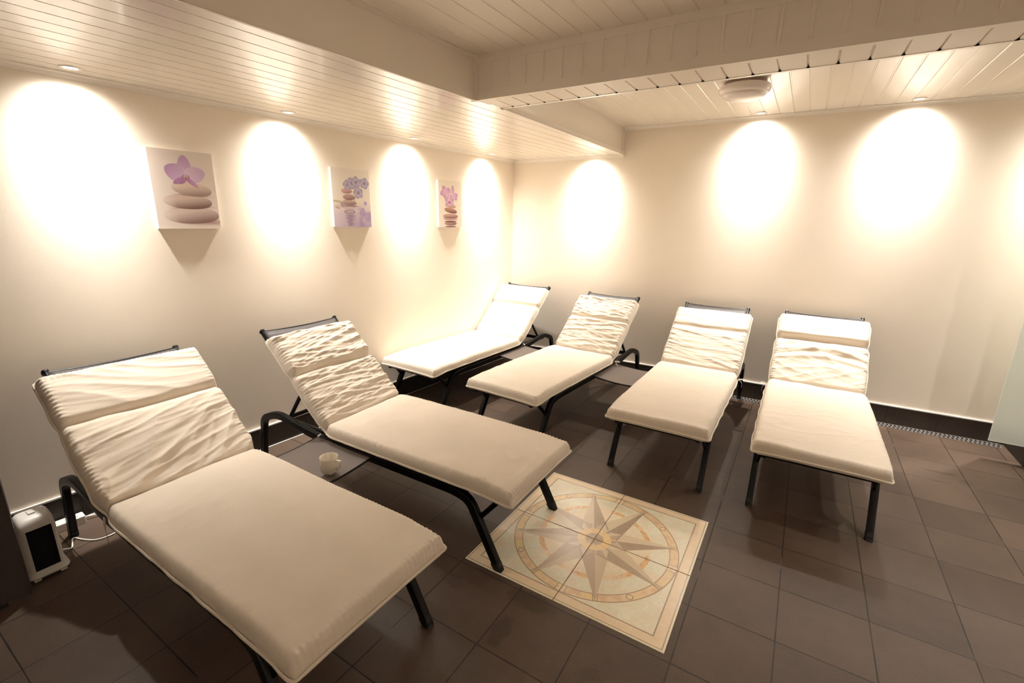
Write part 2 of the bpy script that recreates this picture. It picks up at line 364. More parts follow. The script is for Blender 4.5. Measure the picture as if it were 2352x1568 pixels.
# skirting tiles with a pale edge strip
def skirt_left():
    a, b = YN, 4.745
    struct(MB().prism([(wx(a), a), (wx(a)+.011, a), (wx(b)+.011, b), (wx(b), b)], 0, SKH), 'baseboard_left', M['skirt_y'])
    struct(MB().prism([(wx(a), a), (wx(a)+.012, a), (wx(b)+.012, b), (wx(b), b)], SKH, SKH+.009), 'trim_12', M['skirt_strip'])
    struct(MB().prism([(wx(a)+.011, a), (wx(a)+.018, a), (wx(b)+.018, b), (wx(b)+.011, b)], 0, .003), 'trim_13', M['skirt_strip'])
def skirt_back():
    a, b = wx(4.74), XR
    struct(MB().prism([(a, wy(a)-.011), (b, wy(b)-.011), (b, wy(b)), (a, wy(a))], 0, SKH), 'baseboard_back', M['skirt_x'])
    struct(MB().prism([(a, wy(a)-.012), (b, wy(b)-.012), (b, wy(b)), (a, wy(a))], SKH, SKH+.009), 'trim_14', M['skirt_strip'])
skirt_left(); skirt_back()
# low tiled plinth to the right, carrying the frosted screen
PX = 1.522
t = MB().box((PX, 3.2, 0), (XR, wy(PX)-.013, .14)); struct(t, 'floor_plinth', M['skirt_y'], .002)
gl = tag(empty('glass_screen', (2.0, 4.44, .14)), 'frosted pale green glass screen in front of the back wall at the right edge', 'glass screen')
MB().box((-.68, -.005, .0), (.85, .005, 2.0)).build('glass_pane', M['glass'], gl, False, .0015)
MB().box((-.40, -.014, .0), (-.34, .014, .035)).build('clamp', M['grate'], gl, False, .002)
MB().box((.5, -.014, .0), (.56, .014, .035)).build('clamp', M['grate'], gl, False, .002)
# drain channel along the back wall
def drain():
    x0, x1 = -2.2, 1.50; g = empty('floor_drain_grate', ((x0+x1)/2, 0, 0)); tag(g, 'long steel drain grate with two rows of square holes along the back wall', 'drain grate')
    cx = (x0+x1)/2; m = MB(); n = MB(); yc = lambda x: wy(x)-.068
    def strip(mm, xa, xb, d0, d1, z0, z1):
        mm.prism([(xa-cx, yc(xa)+d0), (xb-cx, yc(xb)+d0), (xb-cx, yc(xb)+d1), (xa-cx, yc(xa)+d1)], z0, z1)
    strip(n, x0, x1, -.046, .052, .0003, .0008)
    for a, b in ((-.046, -.034), (-.006, .006), (.040, .052)): strip(m, x0, x1, a, b, .0008, .0032)
    p = .0265; k = int((x1-x0)/p)
    for i in range(k+1):
        xa = x0+i*p
        strip(m, xa, xa+.012, -.034, -.006, .0008, .0031)
        xb = xa+p/2; strip(m, xb, min(xb+.012, x1), .006, .040, .0008, .0031)
    m.build('grate', M['grate'], g); n.build('channel', M['hole'], g)
drain()
# dark partition at the left picture edge
pt = MB(); A, B = Vector((-2.635, .33)), Vector((-2.93, -.85)); d = (B-A).normalized(); nrm = Vector((d.y, -d.x))
if nrm.x > 0: nrm = -nrm
pa = tag(empty('partition_panel', (A.x, A.y, 0)), 'dark grey brown upright panel at the left edge beside the white heater', 'partition')
q = [Vector((0, 0)), B-A, B-A+nrm*.03, nrm*.03]
MB().prism([(v.x, v.y) for v in q], .02, 2.0).build('board', M['dark_panel'], pa, False, .002)
for f in (.08, .92):
    c = (B-A)*f + nrm*.015; MB().box((c.x-.02, c.y-.02, 0), (c.x+.02, c.y+.02, .021)).build('foot', M['plastic_black'], pa, False, .002)

# ------------------------------------------------------------ compass rose inlay: four glazed tiles
MC = (-.7241, 2.0324); MH = .4855
def rose(x, y):
    C = lambda *c: np.array(srgb(*c)[:3])
    r = np.hypot(x, y); th = np.degrees(np.arctan2(y, x)); out = np.empty(x.shape+(3,)); out[:] = C(238, 230, 214)
    AA = .0011
    def put(mask, col): 
        mk = np.clip(mask, 0, 1)[..., None]; out[:] = out*(1-mk)+C(*col)*mk
    inside = lambda d: np.clip(.5+d/(2*AA), 0, 1)          # d>0 inside
    mx = np.maximum(abs(x), abs(y))
    cloud = np.clip(.5+1.6*pn(x*14+3, y*14+9)+.8*pn(x*40, y*40), 0, 1)
    put(cloud*.35, (222, 205, 178)); 
    put(inside(.282-r), (229, 214, 187)); put(inside(.282-r)*np.clip(.5+2.5*pn(x*9+20, y*9), 0, 1)*.5, (240, 232, 216))
    brk = np.clip(.75+2.2*pn(th/22+5, r*3+2), .12, 1)
    put(inside(.0135-abs(r-.279))*brk, (222, 184, 128))
    put(inside(.0135-abs(r-.279))*brk*np.clip(pn(x*60, y*60)*3, 0, 1), (196, 150, 100))
    # outer ring band
    band = inside(.0205-abs(r-.4005)); put(band, (226, 205, 170))
    put(band*np.clip(.3+2.5*pn(x*30+7, y*30), 0, 1)*.8, (214, 180, 146)); put(band*np.clip(2.5*pn(x*11+1, y*11+50), 0, 1), (232, 212, 160))
    for k in range(8):
        a = R(22.5+45*k); u = x*math.cos(a)+y*math.sin(a); v = -x*math.sin(a)+y*math.cos(a)
        hw = .232*(.424-u); gate = inside(u-.085)
        shade = 22*math.cos(a-R(60))
        L = tuple(int(c) for c in (206+shade*.3, 192+shade*.3, 168+shade*.3)); D = tuple(int(c) for c in (168-shade*.6, 150-shade*.6, 128-shade*.6))
        put(inside(hw-abs(v))*gate*inside(v), L); put(inside(hw-abs(v))*gate*inside(-v), D)
        put(inside(.0014-abs(v))*gate*inside(hw)*.3, (120, 100, 82))
    for k in range(8):
        a = R(45*k); u = x*math.cos(a)+y*math.sin(a); v = -x*math.sin(a)+y*math.cos(a)
        hw = np.where(u < .105, (u-.03)*.42, (.152-u)*.67); m_ = inside(hw-abs(v))
        put(m_*inside(v), (212, 198, 176) if k % 2 else (188, 172, 150)); put(m_*inside(-v), (178, 160, 138) if k % 2 else (214, 202, 180))
    put(inside(.088-r), (230, 204, 152)); put(inside(.088-r)*np.clip(2*pn(x*50, y*50), 0, 1)*.5, (214, 180, 130)); put(inside(.047-r), (168, 148, 124))
    put(inside(.047-r)*np.clip(2.5*pn(x*40+3, y*40), 0, 1)*.5, (192, 176, 150))
    LN = (128, 98, 74)
    star = np.zeros(x.shape)
    for k in range(8):
        a = R(22.5+45*k); u = x*math.cos(a)+y*math.sin(a); v = -x*math.sin(a)+y*math.cos(a); star = np.maximum(star, inside(.232*(.424-u)-abs(v))*inside(u))
        put(inside(.0016-abs(abs(v)-.010-.0))*inside(u-.380)*inside(.421-u), LN)
    put(inside(.0022-abs(r-.4215)), LN); put(inside(.0019-abs(r-.3795))*(1-star), LN)
    for k in range(4):
        a = R(45+90*k); dd = np.hypot(x-.4005*math.cos(a), y-.4005*math.sin(a)); put(inside(.0145-dd), (228, 210, 178)); put(inside(.0020-abs(dd-.0145)), LN)
        a = R(90*k); u = x*math.cos(a)+y*math.sin(a); v = -x*math.sin(a)+y*math.cos(a)
        nb = inside(.0205-abs(u-.4005)); put(nb*inside(.017+.007*np.abs(np.sin((u-.38)*150))-abs(v)), (230, 214, 186)); put(nb*inside(.0016-abs(abs(v)-.017-.007*np.abs(np.sin((u-.38)*150)))), LN)
        put(inside(.002-abs(v-.03*0))*0, LN)
    # border
    put(inside(mx-.4255), LN); put(inside(mx-.4305), (225, 207, 178)); put(inside(mx-.4305)*np.clip(.4+2*pn(x*18, y*18+30), 0, 1)*.5, (232, 218, 194))
    put(inside(.0022-abs(mx-.4745)), (150, 130, 112)); put(inside(mx-.480), (238, 228, 208))
    return np.clip(out**.95*np.array([1.18, 1.12, 1.03]), 0, .93)
def medallion():
    root = tag(empty('compass_rose_inlay', (MC[0], MC[1], 0)), 'square cream marble compass rose with eight-pointed star set in the brown floor', 'floor inlay')
    N = 300; gap = .0012
    for sx in (-1, 1):
        for sy in (-1, 1):
            xs = np.linspace(gap, MH, N)*sx; ys = np.linspace(gap, MH, N)*sy
            if sx < 0: xs = xs[::-1]
            if sy < 0: ys = ys[::-1]
            X, Y = np.meshgrid(xs, ys, indexing='ij'); col = rose(X, Y)
            P = np.stack([X, Y, np.full(X.shape, .0022)], -1)
            # closed edge: outer ring dropped to the floor
            P[0, :, 2] = P[-1, :, 2] = P[:, 0, 2] = P[:, -1, 2] = .0002
            o = grid_mesh('tile', P.transpose(1, 0, 2), M['rose'], parent=root, smooth=False, col=col.transpose(1, 0, 2))
            if o.data.polygons[5000].normal.z < 0: o.data.flip_normals()
    MB().box((-MH, -.0016, .0002), (MH, .0016, .0012)).box((-.0016, -MH, .0002), (.0016, MH, .0012)).build('grout', simple('brown_grout', (.20, .10, .06, 1), .8), root)
medallion()

# ------------------------------------------------------------ sun loungers
HS, ZC = 1.27, .385                     # hinge position from the foot end, sling height
def path_pt(u, ang, s0):
    """arc length u from the cushion's foot end (at s0) -> (s,z), normal(s,z)"""
    a = R(ang); rad = .055; tl = rad*math.tan(a/2); L1 = HS-tl-s0; La = rad*a
    s = np.empty_like(u); z = np.empty_like(u); th = np.clip((u-L1)/rad, 0, a)
    c0 = HS-tl
    s = np.where(u < L1, s0+u, c0+rad*np.sin(th)); z = np.where(u < L1, ZC, ZC+rad*(1-np.cos(th)))
    e = np.maximum(u-L1-La, 0); s = s+e*math.cos(a); z = z+e*math.sin(a)
    return s, z, -np.sin(th), np.cos(th)
def wrinkle(style, d, X, seed, Lb):
    """height (m) on the back part; d = distance up from the hinge, X = lateral metres, Lb = back length"""
    x0 = seed*7.3; W = np.zeros_like(X)
    def ridg(ax, ad, amp, rot=0, ph=0, sharp=2):
        c, s = math.cos(R(rot)), math.sin(R(rot)); a = X*c+d*s; b = -X*s+d*c
        wob = pn(a*2.2+x0+ph, b*2.2+ph)*.035
        n = pn(a*ax+x0+ph*3, (b+wob)*ad+x0*.5+ph); return amp*(np.clip(1-2.6*np.abs(n), 0, 1)**sharp)
    if style == 'diag':
        m = np.clip((Lb-.27-d)/.1, 0, 1)
        W += m*(ridg(1.2, 7, .010, 34, 1)+ridg(1.5, 9, .007, 50, 4, 3)+ridg(1.3, 13, .005, 12, 8)+ridg(2.0, 30, .0016, 8, 3))
        W += (1-m)*(ridg(1.8, 12, .0035, -20, 6)+ridg(3, 30, .001, -10, 2))
        W += .010*pn(X*3+x0, d*5)
    elif style == 'dense':
        W += ridg(1.5, 15, .0070, 8, 1)+ridg(1.7, 24, .0055, -9, 4)+ridg(2.2, 38, .0036, 10, 8)+ridg(3.0, 62, .0022, -6, 2)+ridg(3.6, 95, .0011, 5, 6)
        W += .008*pn(X*3+x0, d*9)
    elif style == 'horiz':
        m = np.clip((Lb-.20-d)/.08, .3, 1)
        W += m*(ridg(1.3, 12, .0075, -7, 1)+ridg(1.6, 20, .0055, -12, 5)+ridg(2.2, 38, .0028, 4, 8)+ridg(3.2, 80, .0011, -6, 3)); W += .006*pn(X*3+x0, d*6)
    elif style == 'smooth':
        W += ridg(1.5, 10, .0022, 5, 2)+ridg(2, 20, .0014, -10, 7)+.006*pn(X*3+x0, d*4)
    elif style == 'sag':
        m = np.clip((Lb-.235-d)/.05, 0, 1); q = X/.3
        arc = d-(Lb-.33)+.05*q*q
        W += m*(.012*np.exp(-(arc/.022)**2)+.008*np.exp(-((arc+.075)/.02)**2)+ridg(1.2, 9, .008, -34, 1)+ridg(1.4, 12, .005, 20, 4)+ridg(2, 28, .002, -15, 6))
        W += (1-m)*ridg(2, 11, .0035, 3, 3)+.008*pn(X*3+x0, d*4)
    return W
def cushion(root, P):
    ang, gap, seed, s0 = P['ang'], P['gap'], P['seed'], P.get('s0', -.035)
    rad = .055; a = R(ang); tl = rad*math.tan(a/2); Lseat = HS-tl-s0+rad*a/2; Lb = .79-gap; L = Lseat+Lb
    NU, NV = 440, 110
    U = np.linspace(0, L, NU); T = np.linspace(-1, 1, NV); Vv = np.sin(T*PI/2)*.7+T*.3
    u, v = np.meshgrid(U, Vv, indexing='ij'); d = u-Lseat
    hs, hb = P.get('hs', .318), P.get('hb', .308); cr = Lb-P.get('head', .26)
    sm = lambda t: np.clip(t, 0, 1)**2*(3-2*np.clip(t, 0, 1))
    hw = hs+(hb-hs)*sm((d+.12)/.24) - .020*np.exp(-(d/.05)**2) - .012*np.exp(-((d-cr)/.03)**2)*P.get('crk', 1)
    hw = hw + .0022*pn(u*9+seed, np.sign(v)*3.3)+.0015*pn(u*28+seed, np.sign(v)*5.3)
    rc = .03; e0 = np.minimum(u, L-u); hw = hw - .007*(1-np.clip(e0/rc, 0, 1))**2
    X = hw*v
    de = hw*(1-np.abs(v)); Re = .034
    fe = np.clip(1-(1-np.clip(de/Re, 0, 1))**3.0, 0, 1)**.5
    fu = np.clip(1-(1-np.clip(e0/Re, 0, 1))**3.0, 0, 1)**.5
    wob = .010*pn(X*4+seed, X*0+seed)
    fh = 1-.80*np.exp(-((d+wob*.6)/.022)**2); fc = 1-P.get('crk', 1)*.62*np.exp(-((d-cr+wob)/.020)**2)
    puff = 1+.16*np.cos(v*PI/2)*np.cos(np.clip((u-Lseat*.5)/Lseat, -.5, .5)*PI)*(d < 0)
    Tt = np.where(d < 0, .056, .052*P.get('bp', 1)+P.get('hp', .008)*sm((d-cr)/.03))
    t = .014+Tt*fe*fu*fh*fc*puff
    env = fe*fu
    back = sm(d/.05)
    t = t+wrinkle(P['style'], d, X, seed, Lb)*back*env*fc*P.get('wk', 1)
    # seat: a few soft dents and pulls
    t = t+(1-back)*env*(.010*pn(X*2.4+seed, u*1.9)+.0030*pn(X*9+seed*2, u*4.5)+.0035*(np.clip(1-3*np.abs(pn((X+u*.35)*4+seed, (u-X*.3)*7)), 0, 1)**3)*np.clip(pn(X*1.5+seed*3, u*1.5)*3, 0, 1))
    # gathers in the boxed edge
    side = np.clip(1-de/.05, 0, 1)*np.clip(de/.006, 0, 1); endm = np.clip(1-e0/.05, 0, 1)*np.clip(e0/.006, 0, 1)
    ph = u*2*PI/.020+3*pn(u*11+seed, v*0+2); phx = X*2*PI/.020+3*pn(X*11+seed, v*0+7)
    amp = .0024*(.5+np.clip(1.5*pn(u*5+seed, np.sign(v)*2.1)+.5, 0, 1))*(1+.35*back)
    t = t+side*amp*np.sin(ph)+endm*.0024*np.sin(phx)
    sg = -.010*sm(1-u/.22)*(1-.25*np.abs(v))*P.get('droop', 1)-.008*np.exp(-((u/.10)**2))*np.abs(v)**3
    s, z, ns, nz = path_pt(u, ang, s0)
    top = np.stack([X, s+ns*(t+.001), z+nz*(t+.001)+sg], -1)
    Xb = X[:, ::-1]; bt = -.0008+.010*np.clip(1-np.clip((hw*(1-np.abs(v)))/.03, 0, 1), 0, 1)[:, ::-1]
    bot = np.stack([Xb, s+ns*bt, z+nz*bt+sg[:, ::-1]], -1)
    ring = np.concatenate([top, bot[:, 1:-1]], 1)
    c0 = ring[:1].mean(1, keepdims=True); c1 = ring[-1:].mean(1, keepdims=True)
    def shrink(r, c): return r*np.array([.985, 1, .25])+c*np.array([.015, 0, .75])
    ring = np.concatenate([shrink(ring[:1], c0)*1.0, ring, shrink(ring[-1:], c1)], 0)
    o = grid_mesh('cushion', ring, M['cloth'], closed_u=True, parent=root)
    bm = bmesh.new(); bm.from_mesh(o.data); bmesh.ops.holes_fill(bm, edges=[e for e in bm.edges if e.is_boundary], sides=0); bmesh.ops.recalc_face_normals(bm, faces=bm.faces); bm.to_mesh(o.data); bm.free()
    # piping round the seam
    k = range(0, NU, 4); off = .013
    def edge(i, j, dx, du):
        n = off; w = .0022*math.sin(i*1.7+seed)
        return Vector((X[i, j]+dx+(w if dx > 0 else -w if dx < 0 else 0), s[i, j]+ns[i, j]*n+du, z[i, j]+nz[i, j]*n+sg[i, j]+w*.6))
    pts = [edge(i, -1, .003, 0) for i in k] + [edge(NU-1, j, 0, .004*0+.003) for j in range(NV-3, 2, -6)] + [edge(i, 0, -.003, 0) for i in reversed(k)] + [edge(0, j, 0, -.004) for j in range(3, NV-2, 6)]
    pts.append(pts[0])
    MB().tube(pts, .0095, .0125, seg=8, caps=False).build('piping', M['piping'], o, True)
    return o
def side_tube():
    return fillet([(0, .045, .0), (0, .215, .325), (0, .31, .345), (0, 1.36, .345), (0, 1.74, .400), (0, 1.90, .335), (0, 1.965, .0)], [.09, .06, .10, .075, .05], 7)
def lounger(P):
    root = tag(empty('sun_lounger', P['loc'], R(P['rz'])), P['label'], 'sun lounger', 'sun loungers with cream cushions')
    a = R(P['ang'])
    for sx in (-1, 1):
        pth = [Vector((sx*.2905, p.y, p.z)) for p in side_tube()]
        lf = MB().tube(pth, .034, .046, (1, 0, 0), 20, 6).clampz(.0026).build('leg_frame', M['black_metal'], root, True)
        for (y, z, y2, z2) in ((.045, .0, .063, .035), (1.965, .0, 1.957, .035)):
            MB().tube([(sx*.2905, y, z-.01), (sx*.2905, y2, z2)], .036, .049, (1, 0, 0), 20, 6).clampz(.0025).build('foot_cap', M['plastic_black'], lf, True)
        MB().tube([(sx*.284, .168, .232), (sx*.270, .075, .342)], .020, .026, (1, 0, 0), 10, 3).build('brace', M['black_metal'], root, True)
    f = MB()
    for sx in (-1, 1): f.tube([(sx*.254, 0, .358), (sx*.254, 1.78, .358)], .030, .036, (1, 0, 0), 14, 3.2)
    for y in (.03, .62, HS, 1.74): f.tube([(-.25, y, .350), (.25, y, .350)], .022, .026, (0, 1, 0), 10, 3)
    f.build('seat_frame', M['black_metal'], root, True)
    MB().box((-.245, .01, .374), (.245, HS-.01, .378)).build('seat_sling', M['sling'], root)
    # back: side tubes, top bar, sling
    bf = empty('backrest', (0, HS, ZC-.012)); bf.parent = root; bf.rotation_euler = (a, 0, 0)
    m = MB()
    for sx in (-1, 1):
        m.tube([(sx*.268, 0, -.010), (sx*.268, .792, -.010)], .022, .032, (1, 0, 0), 12, 3)
        m.tube([(sx*.268, .790, -.010), (sx*.268, .800, -.010)], .028, .038, (1, 0, 0), 12, 3)
    bow = [(-.262+.524*k/12, .785-.010*math.sin(PI*k/12), -.004) for k in range(13)]
    m.tube(bow, .017, .017, (0, 0, 1), 10)
    m.tube([(-.26, .02, -.012), (.26, .02, -.012)], .020, .020, (0, 1, 0), 10)
    m.build('back_frame', M['black_metal'], bf, True)
    NN = 24; Q = np.zeros((NN, NN, 3)); tt = np.linspace(0, 1, NN); yy, xx = np.meshgrid(tt, tt, indexing='ij')
    Q[..., 0] = -.262+.524*xx; Q[..., 1] = .01+(.772-.012*np.sin(PI*xx))*yy; Q[..., 2] = .004-.010*np.sin(PI*xx)*np.sin(PI*yy)
    sl = grid_mesh('back_sling', Q, M['sling'], parent=bf); sm_ = sl.modifiers.new('t', 'SOLIDIFY'); sm_.thickness = .004
    # prop behind the back
    pr = MB(); q = HS+.36*math.cos(a); qz = ZC+.36*math.sin(a)-.03
    for sx in (-1, 1):
        pr.tube([(sx*.225, q, qz), (sx*.232, HS+.36*math.cos(a)+.17, .372)], .016, .026, (1, 0, 0), 10, 3)
    pr.tube([(-.232, HS+.36*math.cos(a)+.168, .374), (.232, HS+.36*math.cos(a)+.168, .374)], .016, .016, (0, 1, 0), 10)
    pr.build('back_prop', M['black_metal'], root, True)
    cu = cushion(root, P)
    # tie strings at the hinge
    for (sx, pts) in P.get('ties', []):
        for line in pts:
            p3 = [Vector((sx*(.322+x), HS+y, ZC+.012+z)) for x, y, z in line]
            MB().tube(fillet(p3, .02, 4), .0105, .0022, (0, 1, 0), 8, 3).build('tie_string', M['piping'], cu, True)
    if 'tray' in P:
        sx = P['tray']; tr = empty('side_tray', (sx*.305, .87, .348)); tr.parent = root
        n = 20; tp = np.zeros((n, n, 3)); t1 = np.linspace(0, 1, n); yy, xx = np.meshgrid(t1, t1, indexing='ij')
        Wd = P.get('trayw', .335)
        tp[..., 0] = sx*(xx*Wd); tp[..., 1] = yy*.455; tp[..., 2] = .012-P.get('trayc', .016)*np.sin(xx*PI*.75)
        o = grid_mesh('tray_top', tp if sx > 0 else tp[:, ::-1], M['tray'], parent=tr); md = o.modifiers.new('t', 'SOLIDIFY'); md.thickness = .009; md.offset = -1
        bv = o.modifiers.new('b', 'BEVEL'); bv.width = .003; bv.segments = 2
        rm = MB(); e = [(tp[0, k, 0], 0, tp[0, k, 2]-.004) for k in range(n)]
        rm.tube(fillet([e[0]]+e[1:-1:3]+[e[-1], (sx*Wd, .455, tp[0, -1, 2]-.004)]+[(p[0], .455, p[2]) for p in e[-2:1:-3]]+[(0, .455, e[0][2])], .006, 3), .009, .012, None, 8, 3)
        rm.build('tray_rim', M['plastic_black'], tr, True)
        hk = MB()
        for y in (.10, .35): hk.tube(fillet([(sx*.10, y, -.012), (-sx*.02, y, -.012), (-sx*.045, y, .03)], .01, 4), .012, .010, (0, 1, 0), 8, 3)
        hk.tube([(sx*.05, .10, -.012), (sx*.05, .355, -.012)], .010, .010, (1, 0, 0), 8)
        hk.build('tray_hook', M['plastic_black'], tr, True)
    return root
bow = [[(0, 0, 0), (.035, -.01, .012), (.05, .01, -.006), (.005, .01, -.004)], [(0, 0, 0), (.03, .0, -.03), (.028, -.01, -.065)]]
hang = [[(-.004, 0, -.01), (.006, -.004, -.05), (.002, .004, -.125)], [(0, 0, 0), (.012, -.02, -.03), (.008, -.03, -.07)]]
short = [[(0, 0, 0), (.02, .01, -.012), (.0, .02, -.02)]]
loungers = [
 dict(loc=(-1.055, .862, 0), rz=90, ang=42.6, gap=.070, seed=1.3, style='diag', crk=.66, wk=1.5, head=.275, hs=.325, hb=.33, ties=[(1, []), (-1, hang)],
      label='nearest cream cushioned sun lounger, beside the heater, with broad diagonal creases on its back'),
 dict(loc=(-.982, 1.862, 0), rz=90.5, ang=44.5, gap=.095, seed=2.9, style='dense', crk=.7, wk=1.3, head=.30, hs=.322, hb=.305, tray=-1, ties=[(-1, short)],
      label='sun lounger with the tray carrying the white cup, foot end over the marble compass rose'),
 dict(loc=(-2.722, 2.745, 0), rz=-2.9, ang=43, gap=.072, seed=4.1, style='smooth', crk=.55, head=.26, hs=.318, hb=.308, tray=1, ties=[(1, short)],
      label='brightly lit sun lounger standing in the corner, farthest from the camera, with a smooth cushion'),
 dict(loc=(-1.748, 2.70, 0), rz=-4.4, ang=42, gap=.105, seed=5.7, style='dense', crk=.45, wk=1.3, head=.27, hs=.328, hb=.315, tray=1, trayw=.36, ties=[(1, bow)],
      label='sun lounger second from the corner along the back wall, with a heavily wrinkled back'),
 dict(loc=(-.640, 2.775, 0), rz=-.3, ang=40, gap=.118, seed=7.9, style='horiz', wk=1.15, head=.22, crk=.35, hs=.322, hb=.318, ties=[(1, bow)],
      label='second sun lounger from the right along the back wall, bare sling showing above its cushion'),
 dict(loc=(.222, 2.79, 0), rz=.4, ang=41, gap=.095, seed=9.2, style='sag', wk=1.2, head=.235, hp=.022, hs=.322, hb=.315, ties=[(-1, bow)],
      label='rightmost sun lounger, with a puffy headrest pad and sagging folds below it'),
]
for P in loungers: lounger(P)

# ------------------------------------------------------------ ceiling lamp
def ceiling_lamp():
    t = tag(empty('ceiling_lamp', (-.495, 3.655, ZB)), 'round opal flush ceiling lamp mounted beyond the beam', 'ceiling lamp')
    def lathe(pr, n=64): return MB().loft([[(r*math.cos(2*PI*j/n), r*math.sin(2*PI*j/n), z) for j in range(n)] for r, z in pr])
    lathe([(.128, 0), (.128, -.022), (.120, -.026)]).build('base_plate', simple('lamp_base', (.30, .22, .17, 1), .5), t, True)
    lathe([(.135, -.022), (.150, -.026), (.156, -.036), (.157, -.050), (.152, -.062), (.142, -.070), (.130, -.076)]).build('ring', M['opal'], t, True)
    lathe([(.131, -.074), (.128, -.084), (.112, -.096), (.08, -.106), (.04, -.111), (.006, -.112)]).build('diffuser', M['opal'], t, True)
ceiling_lamp()

# ------------------------------------------------------------ canvases
def paint_base(W, H, dens=.0016):
    nx, ny = int(W/dens), int(H/dens); x = np.linspace(0, 1, nx); y = np.linspace(0, 1, ny)
    return np.meshgrid(x, y, indexing='ij')
class Pic:
    def __init__(s, W, H, bg):
        s.W, s.H = W, H; s.x, s.y = paint_base(W, H); s.c = np.empty(s.x.shape+(3,)); s.c[:] = np.array(srgb(*bg)[:3])
        s.X, s.Y = s.x*W, s.y*H
    def put(s, m, col):
        m = np.clip(m, 0, 1)[..., None]; c = np.array(srgb(*col)[:3]); s.c = s.c*(1-m)+c*m
    def ell(s, cx, cy, rx, ry, col, rot=0, soft=.0025, shade=None, p=2.2):
        cx *= s.W; cy *= s.H; rx *= s.W; ry *= s.H; c, q = math.cos(R(rot)), math.sin(R(rot)); dx, dy = s.X-cx, s.Y-cy
        a = (dx*c+dy*q)/rx; b = (-dx*q+dy*c)/ry; r = (np.abs(a)**p+np.abs(b)**p)**(1/p)
        m = np.clip((1-r)*min(rx, ry)/soft+.5, 0, 1); s.put(m, col)
        if shade: s.put(m*np.clip(.35+.5*a*shade[1]-.75*b, 0, 1)*shade[2], shade[0])
        return m
    def stone(s, cx, cy, rx, ry, base, dark, rot=0, k=.8): return s.ell(cx, cy, rx, ry, base, rot, .0014, (dark, .7, k))
    def petal(s, cx, cy, L, Wd, rot, col, tip, vein=.3):
        cx *= s.W; cy *= s.H; c, q = math.cos(R(rot)), math.sin(R(rot)); dx, dy = s.X-cx, s.Y-cy; a = (dx*c+dy*q)/L; b = (-dx*q+dy*c)/Wd
        prof = np.sqrt(np.clip(np.sin(np.clip(a, 0, 1)**.75*PI), 0, 1)); m = np.clip((prof-np.abs(b))*Wd/.0012+.2, 0, 1)*(a > 0)*(a < 1)
        s.put(m, col); s.put(m*np.clip(a*1.3-.2, 0, 1)*.8, tip); s.put(m*vein*np.clip(np.sin(b*22+a*3), 0, 1)*(a > .2), tip)
def canvas(y0, y1, z0, z1, pic, label):
    W, H = pic.W, pic.H; th = .022; yc = (y0+y1)/2
    root = tag(empty('canvas_picture', (wx(yc), yc, z0)), label, 'wall picture', 'three spa canvases on the left wall'); root.rotation_euler = (0, 0, math.atan(-.0557)+PI/2)
    # local x runs along the wall towards the corner, local -y out of the wall
    MB().box((-W/2, -th, 0), (W/2, 0, H)).build('stretcher', simple('canvas_edge', (.80, .76, .72, 1), .7), root, False, .002)
    P = np.stack([pic.X-W/2, np.full(pic.X.shape, -th-.0006), pic.Y], -1)
    o = grid_mesh('print', P, M['canvas'], parent=root, smooth=False, col=pic.c)
    n = o.data.polygons[100].normal
    if n.y > 0: o.data.flip_normals()
def pic1():
    p = Pic(.327, .434, (226, 214, 204)); x, y = p.x, p.y
    p.put(np.clip(.14-y, 0, 1)*12*(y < .14)*.4, (236, 224, 214)); p.put(np.clip(x-.3, 0, 1)*.5*(y > .5), (214, 200, 184)); p.put(np.clip(.12-y, 0, .1)*0, (0, 0, 0))
    p.ell(.80, .085, .30, .030, (172, 140, 134), 0, .02)
    base, dk = (212, 190, 178), (120, 84, 80)
    p.stone(.545, .175, .445, .110, (214, 194, 186), dk, 0, .85); p.ell(.56, .277, .22, .009, (124, 92, 86), 2, .008)
    p.stone(.515, .352, .385, .094, (208, 186, 174), dk, -2, .95); p.ell(.60, .437, .17, .008, (124, 92, 86), -3, .008)
    p.stone(.60, .515, .32, .088, (216, 196, 182), dk, -6, .7)
    p.put(np.clip(.34-x, 0, 1)*3.0*(y > .05)*(y < .58), (226, 214, 204))      # bright left rims melt into the backdrop
    L, D = (206, 176, 206), (170, 130, 172)
    p.petal(.53, .685, .113, .036, 90, (202, 176, 202), (182, 144, 184)); p.petal(.53, .67, .110, .050, 155, L, D, .15); p.petal(.53, .67, .108, .046, 18, (214, 190, 210), (196, 164, 196), .12)
    p.petal(.53, .655, .075, .017, 205, (186, 146, 184), (160, 110, 156)); p.petal(.53, .655, .078, .013, -40, (178, 132, 172), (196, 158, 190)); p.petal(.53, .66, .05, .014, 225, (176, 132, 172), (160, 110, 156))
    p.ell(.53, .665, .062, .035, (168, 116, 156), 0, .004); p.ell(.53, .672, .034, .024, (206, 180, 170), 0, .003); p.ell(.53, .662, .015, .011, (130, 84, 96), 0, .002)
    return p
